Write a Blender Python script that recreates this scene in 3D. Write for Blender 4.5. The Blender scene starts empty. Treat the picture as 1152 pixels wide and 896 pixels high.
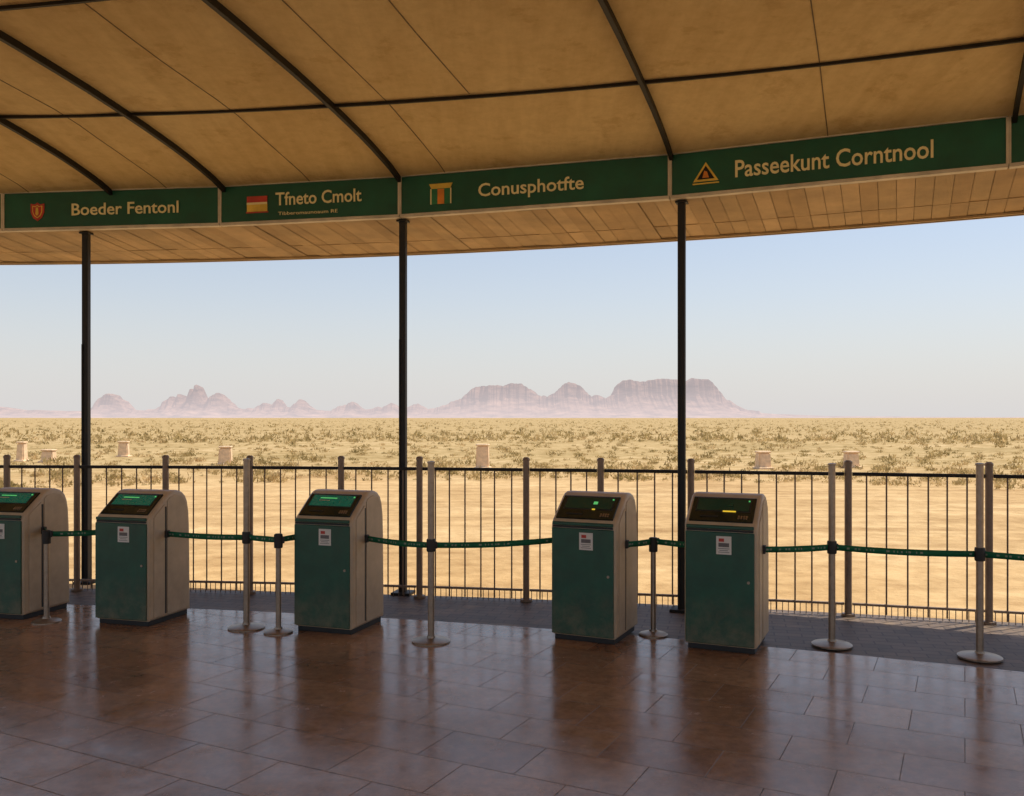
import bpy, bmesh, math, random
import numpy as np
from mathutils import Vector, Matrix
random.seed(4); np.random.seed(4)
S = bpy.context.scene
COL = S.collection

# ------------------------------------------------------------------ helpers
CX, CY, R = -7.41, -17.2, 27.0      # centre / radius of the circular canopy
def pol(r, deg, z=0.0):
    a = math.radians(deg)
    return Vector((CX + r*math.sin(a), CY + r*math.cos(a), z))

def link(o, parent=None):
    COL.objects.link(o)
    if parent is not None: o.parent = parent
    return o
def empty(name, loc=(0,0,0), rz=0.0):
    e = bpy.data.objects.new(name, None); e.location = loc; e.rotation_euler = (0,0,rz)
    e.empty_display_size = .2
    return link(e)
def mesh_obj(name, verts, faces, mat=None, parent=None, smooth=False):
    me = bpy.data.meshes.new(name); me.from_pydata([tuple(v) for v in verts], [], faces); me.update()
    if smooth:
        for p in me.polygons: p.use_smooth = True
    o = bpy.data.objects.new(name, me)
    if mat: me.materials.append(mat)
    return link(o, parent)
def bm_obj(name, bm, mat=None, parent=None, smooth=False):
    me = bpy.data.meshes.new(name); bm.normal_update(); bm.to_mesh(me); bm.free()
    if smooth:
        for p in me.polygons: p.use_smooth = True
    if mat: me.materials.append(mat)
    return link(bpy.data.objects.new(name, me), parent)
def box(name, c, s, mat, parent=None, bev=0.0, seg=2):
    bm = bmesh.new(); bmesh.ops.create_cube(bm, size=1)
    for v in bm.verts: v.co = Vector((v.co.x*s[0]+c[0], v.co.y*s[1]+c[1], v.co.z*s[2]+c[2]))
    if bev > 0: bmesh.ops.bevel(bm, geom=list(bm.edges), offset=bev, segments=seg, affect='EDGES', profile=.5)
    return bm_obj(name, bm, mat, parent)
def add_lathe(bm, prof, cx=0, cy=0, n=20):
    rings=[]
    for (r,z) in prof:
        rings.append([bm.verts.new((cx+r*math.cos(2*math.pi*i/n), cy+r*math.sin(2*math.pi*i/n), z)) for i in range(n)])
    for a,b in zip(rings[:-1], rings[1:]):
        for i in range(n): bm.faces.new((a[i],a[(i+1)%n],b[(i+1)%n],b[i]))
    bm.faces.new(rings[-1]); bm.faces.new(list(reversed(rings[0])))
def lathe(name, prof, mat, parent=None, n=24, cx=0, cy=0):
    bm=bmesh.new(); add_lathe(bm, prof, cx, cy, n)
    o=bm_obj(name,bm,mat,parent,True)
    try:
        o.data.set_sharp_from_angle(angle=math.radians(40))
    except Exception: pass
    return o
def tube_path(bm, pts, w, h):
    """rectangular section bar along pts (w sideways, h vertical, hanging below)"""
    rings=[]
    for i,p in enumerate(pts):
        a=pts[max(i-1,0)]; b=pts[min(i+1,len(pts)-1)]
        t=(b-a).normalized(); s=t.cross(Vector((0,0,1))).normalized(); u=s.cross(t).normalized()
        rings.append([bm.verts.new(p+s*dx*w/2+u*dz) for dx,dz in ((-1,0),(1,0),(1,-h),(-1,-h))])
    for a,b in zip(rings[:-1],rings[1:]):
        for i in range(4): bm.faces.new((a[i],a[(i+1)%4],b[(i+1)%4],b[i]))
    bm.faces.new(rings[0]); bm.faces.new(list(reversed(rings[-1])))

# ------------------------------------------------------------------ materials
def newmat(name):
    m=bpy.data.materials.new(name); m.use_nodes=True
    nt=m.node_tree; b=nt.nodes['Principled BSDF']
    return m,nt,b
def N(nt,t,**k):
    n=nt.nodes.new(t)
    for a,v in k.items(): setattr(n,a,v)
    return n
def ramp(nt, stops, interp='LINEAR'):
    n=nt.nodes.new('ShaderNodeValToRGB'); n.color_ramp.interpolation=interp
    el=n.color_ramp.elements
    while len(el)<len(stops): el.new(.5)
    for e,(p,c) in zip(el,stops): e.position=p; e.color=(*c,1) if len(c)==3 else c
    return n
def noise(nt, coord, scale, detail=6, rough=.6):
    n=N(nt,'ShaderNodeTexNoise'); n.inputs['Scale'].default_value=scale
    n.inputs['Detail'].default_value=detail; n.inputs['Roughness'].default_value=rough
    nt.links.new(coord,n.inputs['Vector']); return n
def mixc(nt, fac, a, b, mode='MIX'):
    n=N(nt,'ShaderNodeMix',data_type='RGBA',blend_type=mode)
    for s,v in ((0,fac),(6,a),(7,b)):
        if hasattr(v,'is_linked'): nt.links.new(v,n.inputs[s])
        else: n.inputs[s].default_value = v if s==0 else (*v,1)
    return n.outputs[2]
def bump(nt, bsdf, h, strength=.3, dist=.01):
    b=N(nt,'ShaderNodeBump'); b.inputs['Strength'].default_value=strength; b.inputs['Distance'].default_value=dist
    nt.links.new(h,b.inputs['Height']); nt.links.new(b.outputs[0],bsdf.inputs['Normal'])
def simple(name,col,rough=.5,metal=0.0,var=.18,scale=8,bmp=.0,emit=None,es=0,dust=0, spec=.5):
    m,nt,b=newmat(name)
    tc=N(nt,'ShaderNodeTexCoord'); n=noise(nt,tc.outputs['Object'],scale)
    lo=tuple(c*(1-var) for c in col); hi=tuple(min(1,c*(1+var)) for c in col)
    r=ramp(nt,[(.3,lo),(.7,hi)]); nt.links.new(n.outputs[0],r.inputs[0]); c=r.outputs[0]
    if dust:
        # sandy dust: heavier near the ground plus scuffed patches
        g=N(nt,'ShaderNodeNewGeometry'); sp=N(nt,'ShaderNodeSeparateXYZ'); nt.links.new(g.outputs['Position'],sp.inputs[0])
        mr=N(nt,'ShaderNodeMapRange'); mr.inputs[1].default_value=0; mr.inputs[2].default_value=.45; mr.inputs[3].default_value=.30; mr.inputs[4].default_value=0.02
        nt.links.new(sp.outputs[2],mr.inputs[0])
        n2=noise(nt,g.outputs['Position'],7,8,.75); r2=ramp(nt,[(.42,(.3,.3,.3)),(.68,(1.8,1.8,1.8))]); nt.links.new(n2.outputs[0],r2.inputs[0])
        mu=N(nt,'ShaderNodeMath',operation='MULTIPLY'); nt.links.new(mr.outputs[0],mu.inputs[0]); nt.links.new(r2.outputs[0],mu.inputs[1])
        c=mixc(nt,mu.outputs[0],c,(.30,.22,.14))
    nt.links.new(c,b.inputs['Base Color'])
    rr=N(nt,'ShaderNodeMapRange'); rr.inputs[3].default_value=max(0,rough-.08); rr.inputs[4].default_value=min(1,rough+.1)
    nt.links.new(n.outputs[0],rr.inputs[0]); nt.links.new(rr.outputs[0],b.inputs['Roughness'])
    b.inputs['Metallic'].default_value=metal
    b.inputs['Specular IOR Level'].default_value=spec
    if bmp: bump(nt,b,n.outputs[0],bmp,.005)
    if emit: b.inputs['Emission Color'].default_value=(*emit,1); b.inputs['Emission Strength'].default_value=es
    return m

M_black = simple('dark_steel_paint',(.014,.011,.009),.55,spec=.3)
M_pole  = simple('pole_paint',(.018,.017,.017),.5,spec=.3)
M_steel = simple('brushed_steel',(.33,.26,.20),.36,metal=.75,scale=30)
M_fence = simple('fence_metal',(.24,.175,.13),.5,metal=.3,scale=20)
M_bar   = simple('fence_bar',(.15,.10,.07),.55,metal=.2,scale=20)
M_green = simple('kiosk_green',(.003,.066,.038),.36,var=.3,scale=5,dust=1)
M_beige = simple('kiosk_shell',(.50,.39,.27),.42,var=.12,scale=6,bmp=.05,dust=1)
M_beige2= simple('kiosk_shell_side',(.47,.365,.255),.5,var=.16,scale=5,dust=1)
M_plinth= simple('plinth_rubber',(.02,.02,.02),.6)
M_glass = simple('screen_glass',(.006,.014,.012),.12,var=.3)
M_lit_g = simple('screen_green',(.0,.06,.04),.15,emit=(.01,.35,.22),es=.13,scale=22,var=.7)
M_dim_g = simple('screen_dim_green',(.0,.02,.015),.15,emit=(.01,.30,.16),es=.02,scale=22,var=.7)
M_led   = simple('led_yellow',(.6,.45,.02),.4,emit=(1,.65,.05),es=.7)
M_ledg  = simple('led_green',(.1,.6,.15),.4,emit=(.2,1,.3),es=.35)
M_white = simple('label_white',(.70,.68,.64),.55,var=.05)
M_ink   = simple('label_ink',(.16,.15,.15),.6)
M_red   = simple('sign_red',(.52,.05,.03),.5)
M_sign  = simple('sign_green',(.003,.088,.046),.45,var=.25,scale=2.5)
M_trim  = simple('sign_trim',(.60,.53,.42),.5,var=.3,scale=3)
M_text  = simple('sign_letters',(.88,.78,.42),.5,var=.05)
M_yel   = simple('sign_yellow',(.80,.55,.08),.5)
M_orng  = simple('sign_orange',(.75,.25,.03),.5)
M_seam  = simple('panel_seam',(.17,.12,.07),.8)
M_stone = simple('marker_stone_mat',(.80,.58,.37),.85,scale=6,bmp=.3)

def ceiling_mat():
    m,nt,b=newmat('ceiling_panel_mat')
    g=N(nt,'ShaderNodeNewGeometry'); P=g.outputs['Position']
    n1=noise(nt,P,.55,5,.55); n2=noise(nt,P,9,8,.7)
    mp=N(nt,'ShaderNodeMapping'); mp.inputs['Scale'].default_value=(5,.5,1); mp.inputs['Rotation'].default_value=(0,0,math.radians(15))
    nt.links.new(P,mp.inputs[0]); n3=noise(nt,mp.outputs[0],1.4,6,.6)
    r1=ramp(nt,[(.3,(.72,.53,.255)),(.7,(.82,.64,.34))]); nt.links.new(n1.outputs[0],r1.inputs[0])
    r2=ramp(nt,[(.35,(.80,.77,.72)),(.6,(1,1,1))]); nt.links.new(n2.outputs[0],r2.inputs[0])
    r3=ramp(nt,[(.35,(.84,.80,.74)),(.62,(1,1,1))]); nt.links.new(n3.outputs[0],r3.inputs[0])
    n4=noise(nt,P,1.9,9,.72); r4=ramp(nt,[(.56,(1,1,1)),(.63,(.78,.71,.62)),(.70,(.95,.93,.9))]); nt.links.new(n4.outputs[0],r4.inputs[0])
    c=mixc(nt,.5,r1.outputs[0],r2.outputs[0],'MULTIPLY'); c=mixc(nt,.6,c,r3.outputs[0],'MULTIPLY'); c=mixc(nt,.6,c,r4.outputs[0],'MULTIPLY')
    nt.links.new(c,b.inputs['Base Color']); b.inputs['Roughness'].default_value=.85
    b.inputs['Specular IOR Level'].default_value=.2
    bump(nt,b,n1.outputs[0],.5,.10)
    return m
M_ceil=ceiling_mat()
M_soffit=simple('soffit_plank_mat',(.42,.29,.15),.75,var=.28,scale=3,bmp=.2)
M_roof=simple('roof_sheet',(.35,.31,.26),.7)

def tile_mat():
    m,nt,b=newmat('terracotta_tile_mat')
    g=N(nt,'ShaderNodeNewGeometry'); P=g.outputs['Position']
    mp=N(nt,'ShaderNodeMapping'); mp.inputs['Rotation'].default_value=(0,0,math.radians(27)); nt.links.new(P,mp.inputs[0])
    br=N(nt,'ShaderNodeTexBrick'); br.offset=.5; br.offset_frequency=2
    br.inputs['Scale'].default_value=1; br.inputs['Brick Width'].default_value=.58; br.inputs['Row Height'].default_value=.40
    br.inputs['Mortar Size'].default_value=.0034; br.inputs['Mortar Smooth'].default_value=.4; br.inputs['Bias'].default_value=0
    br.inputs['Color1'].default_value=(.33,.18,.098,1); br.inputs['Color2'].default_value=(.47,.285,.165,1); br.inputs['Mortar'].default_value=(.13,.075,.042,1)
    nt.links.new(mp.outputs[0],br.inputs['Vector'])
    n1=noise(nt,P,1.1,7,.62); n2=noise(nt,P,14,8,.7); n3=noise(nt,P,3.2,8,.72)
    r1=ramp(nt,[(.3,(.60,.55,.50)),(.7,(1.1,1.08,1.05))]); nt.links.new(n1.outputs[0],r1.inputs[0])
    r2=ramp(nt,[(.35,(.62,.58,.54)),(.62,(1.05,1.05,1.05))]); nt.links.new(n2.outputs[0],r2.inputs[0])
    c=mixc(nt,.8,br.outputs[0],r1.outputs[0],'MULTIPLY'); c=mixc(nt,.85,c,r2.outputs[0],'MULTIPLY')
    n4=noise(nt,P,5.5,9,.75); r4=ramp(nt,[(.56,(0,0,0)),(.70,(.55,.55,.55))]); nt.links.new(n4.outputs[0],r4.inputs[0])
    c=mixc(nt,r4.outputs[0],c,(.52,.37,.24))
    nt.links.new(c,b.inputs['Base Color'])
    rr=N(nt,'ShaderNodeMapRange'); rr.inputs[1].default_value=.3; rr.inputs[2].default_value=.72; rr.inputs[3].default_value=.08; rr.inputs[4].default_value=.33
    nt.links.new(n3.outputs[0],rr.inputs[0])
    ad=N(nt,'ShaderNodeMath',operation='MULTIPLY_ADD'); nt.links.new(br.outputs['Fac'],ad.inputs[0]); ad.inputs[1].default_value=.35; nt.links.new(rr.outputs[0],ad.inputs[2])
    nt.links.new(ad.outputs[0],b.inputs['Roughness'])
    h=N(nt,'ShaderNodeMath',operation='MULTIPLY_ADD'); nt.links.new(br.outputs['Fac'],h.inputs[0]); h.inputs[1].default_value=-1.0
    h2=N(nt,'ShaderNodeMath',operation='MULTIPLY'); nt.links.new(n3.outputs[0],h2.inputs[0]); h2.inputs[1].default_value=.9
    nt.links.new(h2.outputs[0],h.inputs[2]); bump(nt,b,h.outputs[0],.35,.004)
    b.inputs['Specular IOR Level'].default_value=.9
    b.inputs['Specular Tint'].default_value=(1,.84,.68,1)
    return m
M_tile=tile_mat()

def strip_mat():
    m,nt,b=newmat('dark_paving_mat')
    g=N(nt,'ShaderNodeNewGeometry'); P=g.outputs['Position']
    mp=N(nt,'ShaderNodeMapping'); mp.inputs['Rotation'].default_value=(0,0,math.radians(14)); nt.links.new(P,mp.inputs[0])
    br=N(nt,'ShaderNodeTexBrick'); br.inputs['Scale'].default_value=1; br.inputs['Brick Width'].default_value=.22; br.inputs['Row Height'].default_value=.11
    br.inputs['Mortar Size'].default_value=.006
    br.inputs['Color1'].default_value=(.11,.082,.068,1); br.inputs['Color2'].default_value=(.16,.12,.095,1); br.inputs['Mortar'].default_value=(.05,.036,.03,1)
    nt.links.new(mp.outputs[0],br.inputs['Vector'])
    n=noise(nt,P,3,7,.65); r=ramp(nt,[(.3,(.65,.62,.6)),(.7,(1.15,1.1,1.05))]); nt.links.new(n.outputs[0],r.inputs[0])
    c=mixc(nt,.8,br.outputs[0],r.outputs[0],'MULTIPLY')
    n2=noise(nt,P,1.6,9,.75); r2=ramp(nt,[(.54,(0,0,0)),(.72,(.6,.6,.6))]); nt.links.new(n2.outputs[0],r2.inputs[0])
    c=mixc(nt,r2.outputs[0],c,(.38,.27,.16))     # blown-in sand
    nt.links.new(c,b.inputs['Base Color']); b.inputs['Roughness'].default_value=.55
    b.inputs['Specular IOR Level'].default_value=.35
    bump(nt,b,n.outputs[0],.3,.01)
    return m
M_strip=strip_mat()

def ground_mat():
    m,nt,b=newmat('desert_ground_mat')
    g=N(nt,'ShaderNodeNewGeometry'); P=g.outputs['Position']
    n1=noise(nt,P,.25,8,.6); n2=noise(nt,P,2.5,8,.7)
    sand=ramp(nt,[(.3,(.46,.305,.145)),(.5,(.57,.395,.20)),(.7,(.66,.48,.26))]); nt.links.new(n1.outputs[0],sand.inputs[0])
    r2=ramp(nt,[(.32,(.66,.60,.54)),(.6,(1,1,1))]); nt.links.new(n2.outputs[0],r2.inputs[0])
    c=mixc(nt,.85,sand.outputs[0],r2.outputs[0],'MULTIPLY')
    mpt=N(nt,'ShaderNodeMapping'); mpt.inputs['Rotation'].default_value=(0,0,math.radians(9)); mpt.inputs['Scale'].default_value=(.10,1.1,1); nt.links.new(P,mpt.inputs[0])
    n6=noise(nt,mpt.outputs[0],1.0,7,.65); r6=ramp(nt,[(.36,(.72,.66,.60)),(.52,(1,1,1)),(.7,(1.08,1.06,1.04))]); nt.links.new(n6.outputs[0],r6.inputs[0])
    c=mixc(nt,.7,c,r6.outputs[0],'MULTIPLY')
    mp=N(nt,'ShaderNodeMapping'); mp.inputs['Scale'].default_value=(.02,.06,1); nt.links.new(P,mp.inputs[0])
    n4=noise(nt,mp.outputs[0],4,10,.75)
    scr=ramp(nt,[(.35,(.36,.265,.125)),(.52,(.48,.355,.18)),(.68,(.56,.42,.24))]); nt.links.new(n4.outputs[0],scr.inputs[0])
    n5=noise(nt,P,1.3,6,.7); r5=ramp(nt,[(.42,(.62,.56,.42)),(.56,(1,1,1))]); nt.links.new(n5.outputs[0],r5.inputs[0])
    sc2=mixc(nt,.75,scr.outputs[0],r5.outputs[0],'MULTIPLY')
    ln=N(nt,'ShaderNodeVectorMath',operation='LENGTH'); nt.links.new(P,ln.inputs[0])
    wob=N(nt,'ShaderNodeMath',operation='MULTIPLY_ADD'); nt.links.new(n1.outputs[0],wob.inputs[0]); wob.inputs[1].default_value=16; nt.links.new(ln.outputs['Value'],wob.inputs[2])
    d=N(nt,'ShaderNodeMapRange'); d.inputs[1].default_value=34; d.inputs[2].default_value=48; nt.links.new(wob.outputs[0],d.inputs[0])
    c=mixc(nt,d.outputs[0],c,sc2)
    nt.links.new(c,b.inputs['Base Color']); b.inputs['Roughness'].default_value=.95; b.inputs['Specular IOR Level'].default_value=.1
    bump(nt,b,n2.outputs[0],.7,.07)
    return m
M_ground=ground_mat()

def bush_mat(name,cols):
    m,nt,b=newmat(name)
    g=N(nt,'ShaderNodeNewGeometry'); P=g.outputs['Position']
    n=noise(nt,P,.8,3,.6)
    r=ramp(nt,[(.34,cols[0]),(.5,cols[1]),(.66,cols[2])]); nt.links.new(n.outputs[0],r.inputs[0])
    nt.links.new(r.outputs[0],b.inputs['Base Color']); b.inputs['Roughness'].default_value=.9; b.inputs['Specular IOR Level'].default_value=.1
    tr=N(nt,'ShaderNodeBsdfTranslucent'); nt.links.new(r.outputs[0],tr.inputs[0])
    mx=N(nt,'ShaderNodeMixShader'); mx.inputs[0].default_value=.45
    nt.links.new(b.outputs[0],mx.inputs[1]); nt.links.new(tr.outputs[0],mx.inputs[2])
    nt.links.new(mx.outputs[0],nt.nodes['Material Output'].inputs[0])
    return m
M_bush=bush_mat('scrub_foliage_mat',((.26,.20,.08),(.45,.335,.15),(.64,.47,.245)))

def mountain_mat():
    m,nt,b=newmat('hazy_rock_mat')
    g=N(nt,'ShaderNodeNewGeometry'); P=g.outputs['Position']
    mp=N(nt,'ShaderNodeMapping'); mp.inputs['Scale'].default_value=(.007,.007,.035); nt.links.new(P,mp.inputs[0])
    n=noise(nt,mp.outputs[0],1.5,10,.75)
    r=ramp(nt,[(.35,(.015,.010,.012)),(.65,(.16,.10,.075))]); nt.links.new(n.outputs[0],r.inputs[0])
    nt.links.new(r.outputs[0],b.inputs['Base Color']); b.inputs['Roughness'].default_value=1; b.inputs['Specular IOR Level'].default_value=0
    # distance haze imitated by emission on the rock itself, stronger near the ground
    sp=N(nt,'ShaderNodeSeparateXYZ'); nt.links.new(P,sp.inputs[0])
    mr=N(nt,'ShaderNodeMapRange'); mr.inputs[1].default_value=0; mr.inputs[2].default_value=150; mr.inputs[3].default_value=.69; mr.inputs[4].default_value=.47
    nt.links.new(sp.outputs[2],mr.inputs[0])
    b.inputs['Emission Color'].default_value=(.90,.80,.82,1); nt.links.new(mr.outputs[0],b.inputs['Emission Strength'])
    return m
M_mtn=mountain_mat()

def belt_mat():
    m,nt,b=newmat('belt_mat')
    uv=N(nt,'ShaderNodeUVMap'); sp=N(nt,'ShaderNodeSeparateXYZ'); nt.links.new(uv.outputs[0],sp.inputs[0])
    n=N(nt,'ShaderNodeTexNoise',noise_dimensions='1D'); n.inputs['Scale'].default_value=38; n.inputs['Detail'].default_value=1
    nt.links.new(sp.outputs[0],n.inputs['W'])
    g=N(nt,'ShaderNodeMath',operation='GREATER_THAN'); nt.links.new(n.outputs[0],g.inputs[0]); g.inputs[1].default_value=.53
    n2=N(nt,'ShaderNodeTexNoise',noise_dimensions='1D'); n2.inputs['Scale'].default_value=3; nt.links.new(sp.outputs[0],n2.inputs['W'])
    g2=N(nt,'ShaderNodeMath',operation='GREATER_THAN'); nt.links.new(n2.outputs[0],g2.inputs[0]); g2.inputs[1].default_value=.5
    c=N(nt,'ShaderNodeMath',operation='COMPARE'); nt.links.new(sp.outputs[1],c.inputs[0]); c.inputs[1].default_value=.5; c.inputs[2].default_value=.15
    a=N(nt,'ShaderNodeMath',operation='MULTIPLY'); nt.links.new(g.outputs[0],a.inputs[0]); nt.links.new(c.outputs[0],a.inputs[1])
    a2=N(nt,'ShaderNodeMath',operation='MULTIPLY'); nt.links.new(a.outputs[0],a2.inputs[0]); nt.links.new(g2.outputs[0],a2.inputs[1])
    nt.links.new(mixc(nt,a2.outputs[0],(.006,.17,.08),(.38,.45,.36)),b.inputs['Base Color']); b.inputs['Roughness'].default_value=.6
    tr=N(nt,'ShaderNodeBsdfTranslucent'); tr.inputs[0].default_value=(.01,.20,.09,1)
    mx=N(nt,'ShaderNodeMixShader'); mx.inputs[0].default_value=.35
    nt.links.new(b.outputs[0],mx.inputs[1]); nt.links.new(tr.outputs[0],mx.inputs[2]); nt.links.new(mx.outputs[0],nt.nodes['Material Output'].inputs[0])
    return m
M_belt=belt_mat()

# ------------------------------------------------------------------ ground
GZ=-0.12
xs=np.array([-9000,-2500,-600,-150,-60,-30,-15,0,15,30,60,150,600,2500,9000.]); ys=np.array([-9000,-1000,-200,-60,-20,0,10,15,20,30,45,70,120,300,1000,3000,9000.])
V=[(x,y,GZ) for y in ys for x in xs]; nx=len(xs)
F=[(j*nx+i,j*nx+i+1,(j+1)*nx+i+1,(j+1)*nx+i) for j in range(len(ys)-1) for i in range(nx-1)]
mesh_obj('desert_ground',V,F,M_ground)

def fy(x):   # fence line, y as a function of x
    return 9.33-.104*(x+5.37)-.01385*(x+5.37)*(x-.2)

def slab(name, inner, outer, z0, z1, mat):
    n=len(inner)
    V=[(p[0],p[1],z1) for p in inner]+[(p[0],p[1],z1) for p in outer]+[(p[0],p[1],z0) for p in inner]+[(p[0],p[1],z0) for p in outer]
    F=[]
    for i in range(n-1):
        F+= [(i,i+1,n+i+1,n+i),(n+i,n+i+1,3*n+i+1,3*n+i),(2*n+i,2*n+i+1,i+1,i)]
    F+=[(0,n,3*n,2*n),(n-1,2*n-1,4*n-1,3*n-1)]
    o=mesh_obj(name,V,F,mat)
    bm=bmesh.new(); bm.from_mesh(o.data); bmesh.ops.recalc_face_normals(bm,faces=bm.faces); bm.to_mesh(o.data); bm.free()
    return o
A=[-14+i*1.0 for i in range(60)]
slab('tiled_floor',[pol(6,a) for a in A],[pol(25.95,a) for a in A],-.2,0,M_tile)
fxs=[-12+i*.5 for i in range(45)]
inn=[]; out=[]
for x in fxs:
    dx=x-CX; r=25.952
    inn.append((x,CY+math.sqrt(r*r-dx*dx))); out.append((x,max(fy(x)+.12,inn[-1][1]+.05)))
slab('paved_strip',inn,out,-.2,-.012,M_strip)

# ------------------------------------------------------------------ canopy
canopy=empty('curved_canopy')
H=1.8
prof=[(0,2.44),(.25,2.50),(.6,2.555),(1.0,2.60),(1.5,2.64),(2.2,2.68),(3.0,2.70),(4,2.71),(6,2.72),(9.6,2.76)]
prof=[(t,z+H) for t,z in prof]
def pz(t):
    return float(np.interp(t,[p[0] for p in prof],[p[1] for p in prof]))
def ceil_grid(name,ts,angs,zf,mat):
    V=[];F=[]
    for a in angs:
        for t in ts: V.append(pol(R-t,a,zf(t,a)))
    m=len(ts)
    for i in range(len(angs)-1):
        for j in range(m-1):
            F.append((i*m+j,i*m+j+1,(i+1)*m+j+1,(i+1)*m+j))
    return mesh_obj(name,V,F,mat,canopy,True)
RIBS=[-13,-9,-5,-1.2,2.6,6.59,9.30,13.44,19.25,25.2,31.2,37.2,43]
def purl(k,a):
    return [0.02,1.42-.031*(a-19.25),3.6,5.6,7.6,9.58][k]
ts=sorted(set([0,.1,.25,.45,.7,1,1.25,1.55,1.9,2.3,2.7,3.1,3.55,4,4.6,5.1,5.6,6.2,7,7.6,8.2,8.9,9.6]))
angs=[]
for a,b in zip(RIBS[:-1],RIBS[1:]):
    for k in range(8): angs.append(a+(b-a)*k/8)
angs.append(RIBS[-1])
def zf(t,a):
    s=0
    for p,q in zip(RIBS[:-1],RIBS[1:]):
        if p<=a<=q: s=math.sin(math.pi*(a-p)/(q-p))
    u=0
    for k in range(5):
        p,q=purl(k,a),purl(k+1,a)
        if p<=t<=q: u=math.sin(math.pi*(t-p)/(q-p))
    return pz(t)-.03*s*u
ceil_grid('ceiling_panels',ts,angs,zf,M_ceil)
ceil_grid('roof_sheet',[-1.6,-.8,0]+ts[1:],angs,lambda t,a:(pz(t)+.16 if t>0 else 4.62+.30*t),M_roof)
bm=bmesh.new()
for a in RIBS: tube_path(bm,[pol(R-t,a,pz(t)-.004) for t in ts],.034,.055)
bm_obj('ribs',bm,M_black,canopy)
bm=bmesh.new()
for k in range(1,6):
    tube_path(bm,[pol(R-purl(k,a),a,pz(purl(k,a))-.002) for a in angs],.022,.026)
bm_obj('purlins',bm,M_black,canopy)
bm=bmesh.new()
for (a,b) in zip(RIBS[:-1],RIBS[1:]):
    fr=[.5]
    if abs(a-13.44)<.01: fr=[.18,.46]
    if abs(a-19.25)<.01: fr=[.49]
    for k,f in enumerate(fr):
        an=a+(b-a)*f
        seg=[t for t in ts if (k==0 or t>=1.55)]
        tube_path(bm,[pol(R-t,an,zf(t,an)+.002) for t in seg],.008,.005)
bm_obj('panel_seams',bm,M_seam,canopy)
# soffit planks beyond the signs
r0,r1=R+.012,R+1.5
step=.15/27*180/math.pi
V=[];F=[];mi=[]; a=-12.0; random.seed(8)
while a<42:
    g=step*.014
    dz=random.uniform(-.004,.004)
    for rr in ((r0,3.835),(r1,3.765)):
        V.append(pol(rr[0],a+g,rr[1]+dz)); V.append(pol(rr[0],a+step-g,rr[1]+dz))
    b=len(V)-4
    F+=[(b,b+1,b+3,b+2)]; mi+=[random.randint(0,2)]
    a+=step
o=mesh_obj('soffit_planks',V,F,None,canopy)
for k,c in enumerate(((.43,.30,.16),(.40,.27,.14),(.48,.335,.185))): o.data.materials.append(simple('soffit_plank_%d'%k,c,.75,var=.25,scale=2,bmp=.2))
for p,k in zip(o.data.polygons,mi): p.material_index=k
aa=[-13+i for i in range(57)]
def ring(name,pairs,mat):
    V=[];F=[];m=len(pairs)
    for a in aa:
        for r,z in pairs: V.append(pol(r,a,z))
    for i in range(len(aa)-1):
        for j in range(m-1): F.append((i*m+j,i*m+j+1,(i+1)*m+j+1,(i+1)*m+j))
    return mesh_obj(name,V,F,mat,canopy)
ring('soffit_backing',[(R+.06,3.87),(R+1.5,3.80)],M_soffit)
ring('fascia',[(R+1.5,3.74),(R+1.53,3.74),(R+1.6,4.14)],M_soffit)
bm=bmesh.new()
tube_path(bm,[pol(R+.95,x,3.795) for x in aa],.012,.008)
tube_path(bm,[pol(R+1.47,x,3.765) for x in aa],.045,.02)
bm_obj('soffit_battens',bm,M_soffit,canopy)
ring('header_beam',[(R+.06,3.86),(R+.06,4.5)],M_roof)

# poles
for a in (5.83,13.44,19.42,26.6,-1.5,33):
    p=pol(R+.07,a)
    e=empty('canopy_column',(p.x,p.y,0),math.radians(-a))
    box('shaft',(0,0,1.92),(.07,.07,3.86),M_pole,e,.010)
    box('foot_plate',(0,0,.0),(.2,.2,.03),M_pole,e,.005)
    box('head_plate',(0,0,3.815),(.11,.11,.02),M_pole,e,.004)
    box('cable_channel',(-.022,-.040,1.3),(.016,.012,2.6),M_pole,e,.002)

# ------------------------------------------------------------------ signs
def text_mesh(name,txt,w,h,x0,z0,parent,mat=M_text,y=-.032,off=.012):
    cu=bpy.data.curves.new(name,'FONT'); cu.body=txt; cu.size=1; cu.extrude=.012; cu.offset=off; cu.resolution_u=3
    o=bpy.data.objects.new(name,cu); COL.objects.link(o); bpy.context.view_layer.update()
    me=bpy.data.meshes.new_from_object(o.evaluated_get(bpy.context.evaluated_depsgraph_get()))
    bpy.data.objects.remove(o); me.materials.clear(); me.materials.append(mat)
    vs=[v.co.copy() for v in me.vertices]; x_min=min(v.x for v in vs); x_max=max(v.x for v in vs)
    caph=.69; sx=w/(x_max-x_min); sz=h/caph
    for v in me.vertices:
        c=v.co; v.co=((c.x-x_min)*sx+x0, y-c.z*.25, c.y*sz+z0)
    me.name=name
    return link(bpy.data.objects.new(name,me),parent)
def poly_plate(name,pts,mat,parent,y,th=.006):
    bm=bmesh.new(); vs=[bm.verts.new((x,y,z)) for x,z in pts]; f=bm.faces.new(vs)
    r=bmesh.ops.extrude_face_region(bm,geom=[f])
    for v in r['geom']:
        if isinstance(v,bmesh.types.BMVert): v.co.y+=th
    bmesh.ops.recalc_face_normals(bm,faces=bm.faces)
    return bm_obj(name,bm,mat,parent)
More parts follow.
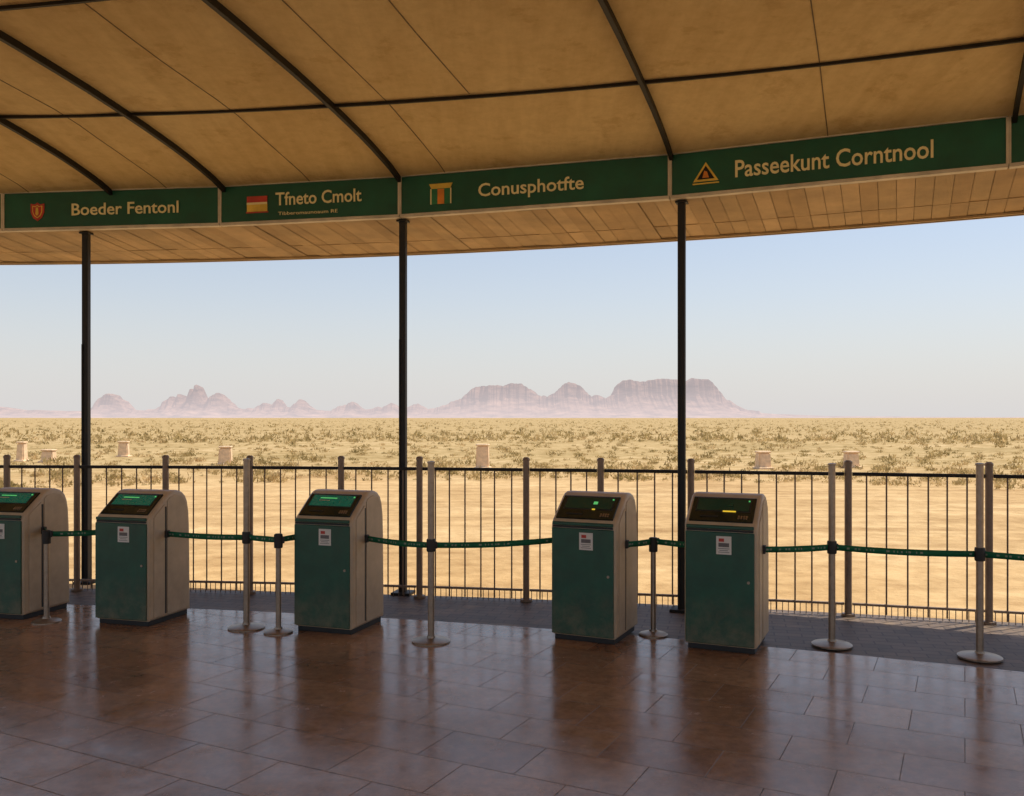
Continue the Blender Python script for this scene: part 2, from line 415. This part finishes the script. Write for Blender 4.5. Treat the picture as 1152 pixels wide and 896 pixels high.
def sign(a0,a1,txt,tf,cap,icon,sub=None,fi=.16,dz=0):
    p0=pol(R,a0); p1=pol(R,a1); mid=(p0+p1)/2; L=(p1-p0).length
    ang=math.atan2(p1.y-p0.y,p1.x-p0.x)
    e=empty('direction_sign',(mid.x,mid.y,3.85),ang)
    box('panel',(0,0,.20),(L-.02,.05,.385),M_sign,e,.004)
    t=.019
    box('frame_bottom',(0,-.004,-.002),(L-.01,.075,.032),M_trim,e,.004)
    box('frame_top',(0,-.004,.402),(L-.01,.07,.018),M_trim,e,.004)
    box('frame_end',(L/2-.011,-.004,.2),(t,.066,.386),M_trim,e,.003)
    box('frame_start',(-L/2+.011,-.004,.2),(t,.066,.386),M_trim,e,.003)
    X=lambda f:-L/2+L*f
    if txt: text_mesh('lettering',txt,L*(tf[1]-tf[0]),cap,X(tf[0]),.20-cap/2+dz,e)
    if sub: text_mesh('small_lettering',sub,L*.33,.035,X(.335),.065,e,off=.0)
    x=X(fi); c=.19
    if icon=='shield':
        def sh(s): return [(x-.08*s,c+.085*s),(x-.03*s,c+.075*s),(x,c+.095*s),(x+.03*s,c+.075*s),(x+.08*s,c+.085*s),(x+.078*s,c-.01*s),(x+.05*s,c-.07*s),(x,c-.105*s),(x-.05*s,c-.07*s),(x-.078*s,c-.01*s)]
        poly_plate('shield',sh(1.0),M_red,e,-.033); poly_plate('shield_rim',sh(.72),M_yel,e,-.036); poly_plate('shield_field',sh(.6),M_red,e,-.039)
        poly_plate('shield_charge',[(x-.012,c+.04),(x+.012,c+.04),(x+.018,c-.03),(x,c-.05),(x-.018,c-.03)],M_yel,e,-.042)
    if icon=='flag':
        poly_plate('flag_top',[(x-.115,c),(x+.115,c),(x+.115,c+.085),(x-.115,c+.085)],M_red,e,-.033)
        poly_plate('flag_bottom',[(x-.115,c-.075),(x+.115,c-.075),(x+.115,c-.002),(x-.115,c-.002)],M_yel,e,-.033)
        poly_plate('flag_band',[(x-.115,c-.002),(x+.115,c-.002),(x+.115,c+.02),(x-.115,c+.02)],M_text,e,-.037)
        poly_plate('flag_foot',[(x-.125,c-.09),(x+.125,c-.09),(x+.125,c-.077),(x-.125,c-.077)],M_red,e,-.033)
    if icon=='arch':
        poly_plate('crest_plate',[(x-.10,c-.1),(x+.10,c-.1),(x+.10,c+.06),(x-.10,c+.06)],simple('crest_green',(.02,.20,.08),.5),e,-.032)
        poly_plate('crest_lintel',[(x-.125,c+.105),(x+.125,c+.105),(x+.10,c+.055),(x-.10,c+.055)],M_yel,e,-.037)
        poly_plate('crest_bar',[(x-.035,c-.1),(x+.035,c-.1),(x+.035,c+.05),(x-.035,c+.05)],M_orng,e,-.037)
        poly_plate('crest_left',[(x-.112,c-.1),(x-.10,c-.1),(x-.10,c+.055),(x-.112,c+.055)],M_text,e,-.037)
        poly_plate('crest_right',[(x+.10,c-.1),(x+.112,c-.1),(x+.112,c+.055),(x+.10,c+.055)],M_text,e,-.037)
    if icon=='triangle':
        poly_plate('triangle',[(x-.115,c-.075),(x+.115,c-.075),(x,c+.1)],M_yel,e,-.033)
        poly_plate('triangle_field',[(x-.08,c-.056),(x+.08,c-.056),(x,c+.066)],M_black,e,-.037)
        poly_plate('triangle_charge',[(x-.03,c-.045),(x+.03,c-.045),(x+.012,c+.01),(x-.012,c+.02)],M_orng,e,-.041)
        poly_plate('triangle_line',[(x-.12,c-.1),(x+.12,c-.1),(x+.12,c-.088),(x-.12,c-.088)],M_yel,e,-.033)
sign(-1.2,3.93,None,(0,1),.1,None)
sign(3.93,9.20,'Boeder Fentonl',(.325,.815),.125,'shield',fi=.165)
sign(9.20,13.44,'Tfneto Cmolt',(.32,.795),.13,'flag',sub='Tibberomaunoaum RE',fi=.215,dz=.035)
sign(13.44,19.22,'Conusphotfte',(.31,.70),.125,'arch',fi=.165)
sign(19.22,25.11,'Passeekunt Corntnool',(.215,.80),.15,'triangle',fi=.12)
sign(25.11,31.0,None,(0,1),.1,None)

# ------------------------------------------------------------------ fence
def cyl(bm,x,y,z0,z1,r,n=8):
    add_lathe(bm,[(r,z0),(r,z1)],x,y,n)
posts=[-8.0,-7.1,-6.2,-5.3,-4.55,-3.6,-2.70,-1.74,-.93,.14,.86,1.70,3.07,4.19,5.2,6.3,7.4]
for x0,x1 in zip(posts[:-1],posts[1:]):
    p=Vector((x0,fy(x0),0)); q=Vector((x1,fy(x1),0)); L=(q-p).length
    e=empty('fence_panel',p,math.atan2(q.y-p.y,q.x-p.x))
    bm=bmesh.new()
    add_lathe(bm,[(.032,-.02),(.032,1.375),(.036,1.376),(.036,1.395),(.02,1.41)],0,0,14)
    add_lathe(bm,[(.06,-.01),(.06,.012)],0,0,14)
    o=bm_obj('post',bm,M_fence,e,True)
    try: o.data.set_sharp_from_angle(angle=math.radians(40))
    except Exception: pass
    box('top_rail',(L/2,0,1.285),(L-.07,.03,.032),M_black,e,.004)
    box('bottom_rail',(L/2,0,.10),(L-.07,.025,.022),M_fence,e,.003)
    n=max(2,round(L/.158)); bm=bmesh.new()
    for i in range(1,n):
        xx=L*i/n+random.uniform(-.010,.010); cyl(bm,xx,0,.015,1.275,.0075,6)
    k=int(L/.052)
    for i in range(1,k):
        cyl(bm,L*i/k,.012,-.01,.085,.004,5)
    bm_obj('bars',bm,M_bar,e)

# ------------------------------------------------------------------ kiosks
W=.56
def kiosk(fx,fyy,alpha,h,screen):
    e=empty('check_in_kiosk',(fx,fyy,0),math.radians(-alpha))
    s=h/1.2; e.scale=(1,1,s)
    prof=[(.012,.045),(0,.08),(0,.93),(.008,.965),(.03,.995),(.245,1.165),(.285,1.19),(.33,1.20),(.40,1.197),(.455,1.18),(.505,1.14),(.535,1.08),(.555,.98),(.565,.80),(.575,.045)]
    bm=bmesh.new()
    L=[bm.verts.new((-W/2,y,z)) for y,z in prof]; Rr=[bm.verts.new((W/2,y,z)) for y,z in prof]
    n=len(prof)
    bm.faces.new(L[::-1]); bm.faces.new(Rr)
    for i in range(n): bm.faces.new((L[i],L[(i+1)%n],Rr[(i+1)%n],Rr[i]))
    bmesh.ops.recalc_face_normals(bm,faces=bm.faces)
    side_edges=[ed for ed in bm.edges if abs(ed.verts[0].co.x-ed.verts[1].co.x)<1e-6]
    bmesh.ops.bevel(bm,geom=side_edges,offset=.028,segments=4,affect='EDGES',profile=.5)
    o=bm_obj('shell',bm,M_beige,e,True)
    try: o.data.set_sharp_from_angle(angle=math.radians(35))
    except Exception: pass
    box('plinth',(0,.29,.024),(W-.05,.53,.048),M_plinth,e,.004)
    box('front_door',(-.005,-.004,.49),(W-.035,.02,.87),M_green,e,.008,3)
    box('door_gap',(-.005,.0,.937),(W-.05,.012,.016),M_plinth,e)
    box('door_cap',(-.005,-.003,.962),(W-.045,.02,.028),M_green,e,.006)
    for sg in (1,-1):
        for (ya,yb,nm) in ((.055,.20,'side_panel_front'),(.235,.525,'side_panel_rear')):
            if ya<.2: pts=[(ya,.07),(yb,.07),(yb,1.085),(ya,.975)]
            else: pts=[(ya,.07),(yb+.01,.07),(yb,.80),(yb-.01,.98),(yb-.035,1.075),(yb-.09,1.14),(yb-.17,1.16),(ya+.03,1.14),(ya,1.11)]
            bm=bmesh.new(); x=sg*(W/2+.001)
            vs=[bm.verts.new((x-sg*.006,y,z)) for y,z in pts]; f=bm.faces.new(vs)
            r=bmesh.ops.extrude_face_region(bm,geom=[f])
            for v in r['geom']:
                if isinstance(v,bmesh.types.BMVert): v.co.x+=sg*.012
            bmesh.ops.recalc_face_normals(bm,faces=bm.faces)
            bmesh.ops.bevel(bm,geom=list(bm.edges),offset=.003,segments=1,affect='EDGES')
            bm_obj(nm,bm,M_beige2,e)
        box('side_seam',(sg*(W/2+.0005),.2175,.57),(.004,.02,.98),M_plinth,e)
        box('belt_clip',(sg*(W/2+.015),.2175,.775/s),(.028,.05,.065),M_plinth,e,.005)
    sl=empty('console',(0,.1375,1.08)); sl.parent=e; th=math.atan2(1.165-.995,.245-.03); sl.rotation_euler=(th,0,0)
    box('bezel',(-.005,0,.004),(W-.07,.27,.018),M_glass,sl,.006)
    box('screen',(-.005,.045,.0145),(W-.16,.13,.004),M_lit_g if screen else M_dim_g,sl)
    box('screen_rim',(-.005,.045,.0125),(W-.135,.155,.004),M_plinth,sl)
    box('ticket_slot',(-.10,-.085,.014),(.14,.012,.006),M_plinth,sl)
    if not screen:
        box('status_light',(.05,-.03,.0185),(.10 if fx>1 else .025,.010,.005),M_led,sl)
        box('screen_icon',(.05,.045,.0185),(.035,.03,.003),M_ledg if fx<1 else M_green,sl)
    else:
        box('screen_text_1',(-.05,.075,.0175),(.16,.010,.002),M_ledg,sl)
        box('screen_text_2',(-.08,.045,.0175),(.10,.008,.002),M_beige,sl)
    box('status_dot',(.19,.09,.018),(.012,.012,.006),M_ledg,sl)
    bm=bmesh.new()
    for i in range(4):
        for j in range(2):
            r=bmesh.ops.create_cube(bm,size=1)
            for v in r['verts']: v.co=Vector((v.co.x*.014+.13+i*.02,v.co.y*.014-.10+j*.02,v.co.z*.006+.015))
    bm_obj('keypad',bm,M_steel,sl)
    zc=.825
    box('notice',(.03,-.0165,zc),(.115,.003,.14),M_white,e)
    box('notice_logo',(.012,-.019,zc+.04),(.04,.002,.025),M_red,e)
    box('notice_picture',(.03,-.019,zc+.003),(.08,.002,.03),M_ink,e)
    for k in range(3): box('notice_line_%d'%(k+1),(.03,-.019,zc-.025-k*.014),(.085-(k%2)*.02,.002,.004),M_ink,e)
    lathe('door_lock',[(.011,0),(.011,.006)],M_steel,e,12).matrix_local=Matrix.Translation((.215,-.014,.55))@Matrix.Rotation(math.radians(90),4,'X')
    return e,s
K=[(-4.60,7.95,14,1.145,True),(-3.38,7.70,16,1.15,True),(-1.58,7.42,19,1.17,True),(.57,7.12,25,1.18,False),(1.60,6.83,24,1.195,False)]
for k in K: kiosk(*k)
def kside(i,sg):
    fx,fyy,al,h,_=K[i]; a=math.radians(al)
    lx=sg*(W/2+.03); ly=.2175
    return Vector((fx+lx*math.cos(a)+ly*math.sin(a), fyy-lx*math.sin(a)+ly*math.cos(a), .775))

# ------------------------------------------------------------------ stanchions & belts
def stanchion(x,y,h,rz=0.2):
    e=empty('queue_stanchion',(x,y,0),rz)
    big=h>1
    rb=.155 if big else .12
    lathe('base',[(rb,0),(rb,.010),(rb-.01,.016),(rb*.55,.024),(.035,.034),(.03,.05)],M_steel,e,32)
    lathe('tube',[(.0265 if big else .022,.03),(.0265 if big else .022,h-.02),(.032 if big else .027,h-.018),(.032 if big else .027,h-.004),(.018,h)],M_steel,e,20)
    if big: lathe('belt_collar',[(.034,.725),(.037,.735),(.037,.815),(.034,.825)],M_plinth,e,20)
    else: lathe('belt_head',[(.034,h-.11),(.036,h-.1),(.036,h+.0),(.028,h+.008)],M_plinth,e,20)
    box('belt_clip',(.035,0,.775),(.03,.03,.055),M_plinth,e,.004)
    return Vector((x,y,.775))
T1=stanchion(-2.27,7.6,1.45); T2=stanchion(-.65,7.14,1.45); T3=stanchion(2.53,7.03,1.44); T4=stanchion(3.51,6.67,1.46,.35); T5=stanchion(4.95,6.0,1.45,.4)
S1=stanchion(-4.10,7.83,.80); S2=stanchion(-1.955,7.44,.82); S3=stanchion(1.17,7.36,.80)
T0=stanchion(-6.3,8.1,1.45)
def belt(a,b,sag=.02,name='barrier_belt'):
    d=(b-a); L=d.length; n=14; hh=.024; V=[];F=[]; side=Vector((-d.y,d.x,0)).normalized()
    for i in range(n+1):
        t=i/n; p=a+d*t; z=p.z-sag*4*t*(1-t)
        tw=.006*math.sin(t*math.pi*2.3+L)
        V+=[(p.x+side.x*tw,p.y+side.y*tw,z-hh),(p.x-side.x*tw,p.y-side.y*tw,z+hh)]
    for i in range(n): F.append((2*i,2*i+2,2*i+3,2*i+1))
    o=mesh_obj(name,V,F,M_belt,None,True)
    uv=o.data.uv_layers.new(name='UVMap')
    for p in o.data.polygons:
        for li in p.loop_indices:
            vi=o.data.loops[li].vertex_index; uv.data[li].uv=((vi//2)/n*L, vi%2)
    m=o.modifiers.new('thickness','SOLIDIFY'); m.thickness=.003
belt(T0,kside(0,-1)); belt(kside(0,1),S1,.0); belt(S1,kside(1,-1),.006)
belt(kside(1,1),T1,.008); belt(T1,S2,.0); belt(S2,kside(2,-1),.0)
belt(kside(2,1),T2,.010); belt(T2,kside(3,-1),.015)
belt(kside(3,1),S3,.003); belt(S3,kside(4,-1),.0)
belt(kside(4,1),T3,.005); belt(T3,T4,.012); belt(T4,T5,.012)

# ------------------------------------------------------------------ desert vegetation
def bushes(name,n,rmin,rmax,leaf,smin,smax,lsize):
    u=np.random.rand(n); inv=1/rmax+u*(1/rmin-1/rmax)
    rad=1/inv; rad=np.where(np.random.rand(n)<.5,rad,rmin+(rmax-rmin)*np.random.rand(n)**1.2)
    th=np.radians(np.random.uniform(-40,40,n))
    bx=rad*np.sin(th); by=rad*np.cos(th)
    size=np.random.uniform(smin,smax,n)**1.0*np.random.choice([.55,.8,1,1.35],n)
    c=np.repeat(np.stack([bx,by],1),leaf,0); s=np.repeat(size,leaf)
    m=n*leaf
    a=np.random.rand(m)*2*np.pi; el=np.arccos(np.random.rand(m)); rr=s*(.3+.7*np.random.rand(m))*(1+.25*np.sin(a*3+np.repeat(np.random.rand(n)*6,leaf)))
    px=c[:,0]+rr*np.sin(el)*np.cos(a)*1.15; py=c[:,1]+rr*np.sin(el)*np.sin(a)*1.15; pzz=GZ+rr*np.cos(el)*.6+.01
    P=np.stack([px,py,pzz],1)
    ls=(s*lsize)[:,None]*np.random.uniform(.6,1.4,(m,1))
    d1=np.random.randn(m,3); d1/=np.linalg.norm(d1,axis=1)[:,None]; d2=np.random.randn(m,3); d2/=np.linalg.norm(d2,axis=1)[:,None]
    V=np.empty((m,3,3)); V[:,0]=P-d1*ls*.35; V[:,1]=P+d1*ls*.35; V[:,2]=P+d2*ls*.8+np.array([0,0,1])*ls*.6
    V=V.reshape(-1,3)
    me=bpy.data.meshes.new(name); me.vertices.add(m*3); me.vertices.foreach_set('co',V.ravel().astype(np.float32))
    me.loops.add(m*3); me.loops.foreach_set('vertex_index',np.arange(m*3,dtype=np.int32))
    me.polygons.add(m); me.polygons.foreach_set('loop_start',np.arange(0,m*3,3,dtype=np.int32))
    me.update(calc_edges=True); me.materials.append(M_bush); me.validate()
    return me
me1=bushes('scrub_near',2200,27,90,60,.10,.33,.30)
me2=bushes('scrub_far',6000,70,800,14,.18,.5,.5)
sc=link(bpy.data.objects.new('desert_scrub',me1)); link(bpy.data.objects.new('scrub_far',me2),sc)

# boundary marker stones
for (x,y,w,h) in ((-1.1,33.5,.50,.86),(-11.6,36,.5,.70),(9.4,33.3,.50,.60),(12.9,33.8,.52,.58),(-19.8,38,.55,.5),(-19.0,43.5,.5,.7),(-21.5,39,.35,.8)):
    e=empty('boundary_marker_stone',(x,y,GZ),random.uniform(-.3,.3))
    bm=bmesh.new(); bmesh.ops.create_cube(bm,size=1)
    for v in bm.verts:
        tp=.86 if v.co.z>0 else 1
        v.co=Vector((v.co.x*w*tp+random.uniform(-.02,.02),v.co.y*.4*tp,(v.co.z+.5)*h+random.uniform(-.02,.02)))
    bmesh.ops.bevel(bm,geom=list(bm.edges),offset=.04,segments=2,affect='EDGES'); bm_obj('block',bm,M_stone,e)
    box('cap',(0,0,h+.03),(w*.98,.40,.07),M_stone,e,.025)
    box('footing',(0,0,.02),(w*1.2,.6,.10),M_stone,e,.03)

# ------------------------------------------------------------------ mountains
def range_(name,pts,D,depth,seed,amp=1.0):
    """pts: (bearing tan, elevation tan*1000)"""
    rnd=np.random.RandomState(seed)
    n=int((pts[-1][0]-pts[0][0])*1500)
    bx=np.linspace(pts[0][0],pts[-1][0],n)
    hh=np.interp(bx,[p[0] for p in pts],[p[1] for p in pts])
    def fbm(w0,k0):
        o=np.zeros(n); w=w0
        for k in range(4):
            m=max(3,int(n/(k0/2**k))); o+=np.interp(np.linspace(0,1,n),np.linspace(0,1,m),rnd.uniform(-1,1,m))*w; w*=.65
        return o
    hh=np.maximum(hh+fbm(1.7,14)*amp*np.clip(hh/16,0,1),0)
    w1=fbm(.6,26); w2=fbm(.6,16); w3=fbm(.6,10)
    rows=[(-1,0),(-.75,.10),(-.5,.24),(-.32,.40),(-.22,.55),(-.17,.80),(-.12,.97),(0,1.0),(.3,.92),(.6,.5),(1,0)]
    V=[];F=[]
    for j,(t,f) in enumerate(rows):
        q=j/len(rows)
        for i in range(n):
            w=w1[i]*(1-q)+w2[i]*q+.4*w3[i]
            y=D+depth*(t+ .17*w*(1-abs(t)))
            V.append((bx[i]*D,y,GZ-1+ (hh[i]*f*(1+.12*w2[i]*(1 if 0<f<.9 else 0)))/1000*D + (1.8 if 0<f<1 else 0)))
    for j in range(len(rows)-1):
        for i in range(n-1): F.append((j*n+i,j*n+i+1,(j+1)*n+i+1,(j+1)*n+i))
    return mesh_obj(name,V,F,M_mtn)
g=lambda px,py:((px-576)/1000,(470-py))
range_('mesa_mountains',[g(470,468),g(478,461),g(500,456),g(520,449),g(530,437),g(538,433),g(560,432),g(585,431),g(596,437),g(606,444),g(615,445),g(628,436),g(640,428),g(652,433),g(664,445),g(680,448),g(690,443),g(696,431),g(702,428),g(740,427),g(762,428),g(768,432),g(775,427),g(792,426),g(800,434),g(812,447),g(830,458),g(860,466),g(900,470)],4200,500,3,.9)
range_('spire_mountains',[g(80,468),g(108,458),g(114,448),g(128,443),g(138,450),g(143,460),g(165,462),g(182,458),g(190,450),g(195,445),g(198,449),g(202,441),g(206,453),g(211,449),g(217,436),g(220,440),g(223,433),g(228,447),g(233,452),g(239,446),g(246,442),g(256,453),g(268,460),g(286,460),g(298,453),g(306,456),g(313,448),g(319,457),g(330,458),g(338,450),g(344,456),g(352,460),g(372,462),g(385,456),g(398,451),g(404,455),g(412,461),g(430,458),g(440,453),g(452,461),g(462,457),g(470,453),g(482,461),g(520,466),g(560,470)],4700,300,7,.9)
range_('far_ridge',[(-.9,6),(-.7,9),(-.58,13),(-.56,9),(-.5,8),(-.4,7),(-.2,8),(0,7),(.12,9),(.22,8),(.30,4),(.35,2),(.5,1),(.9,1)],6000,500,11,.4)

# ------------------------------------------------------------------ world, sun, camera
EL,AZ=math.radians(65),math.radians(64)
w=bpy.data.worlds.new('World'); S.world=w; w.use_nodes=True; nt=w.node_tree
sky=nt.nodes.new('ShaderNodeTexSky'); sky.sky_type='NISHITA'; sky.sun_disc=False; sky.sun_elevation=EL; sky.sun_rotation=AZ
sky.air_density=1.0; sky.dust_density=1.5; sky.ozone_density=1.0; sky.altitude=300
# dust haze: pale band that thickens towards the horizon
tc=N(nt,'ShaderNodeTexCoord'); sp=N(nt,'ShaderNodeSeparateXYZ'); nt.links.new(tc.outputs['Generated'],sp.inputs[0])
hr=ramp(nt,[(0.0,(.92,.92,.92)),(.05,(.78,.78,.78)),(.13,(.50,.50,.50)),(.22,(.28,.28,.28)),(.8,(.1,.1,.1))]); nt.links.new(sp.outputs[2],hr.inputs[0])
mixn=mixc(nt,hr.outputs[0],sky.outputs[0],(4.85,4.72,4.72))
bg=nt.nodes['Background']; bg.inputs['Strength'].default_value=.15; nt.links.new(mixn,bg.inputs[0])
L=bpy.data.lights.new('sun','SUN'); L.energy=5.0; L.angle=math.radians(.5); L.color=(1,.91,.76)
so=bpy.data.objects.new('sun',L); COL.objects.link(so)
dv=-Vector((math.sin(AZ)*math.cos(EL),math.cos(AZ)*math.cos(EL),math.sin(EL))); so.rotation_euler=dv.to_track_quat('-Z','Y').to_euler(); so.location=(10,10,30)
cam=bpy.data.cameras.new('camera'); cam.sensor_width=36; cam.lens=31.25; cam.shift_y=22/1152; cam.clip_end=20000; cam.clip_start=.05
co=bpy.data.objects.new('camera',cam); COL.objects.link(co); co.location=(0,0,H); co.rotation_euler=(math.radians(90),0,0); S.camera=co
S.view_settings.view_transform='Standard'; S.view_settings.look='None'; S.view_settings.exposure=0
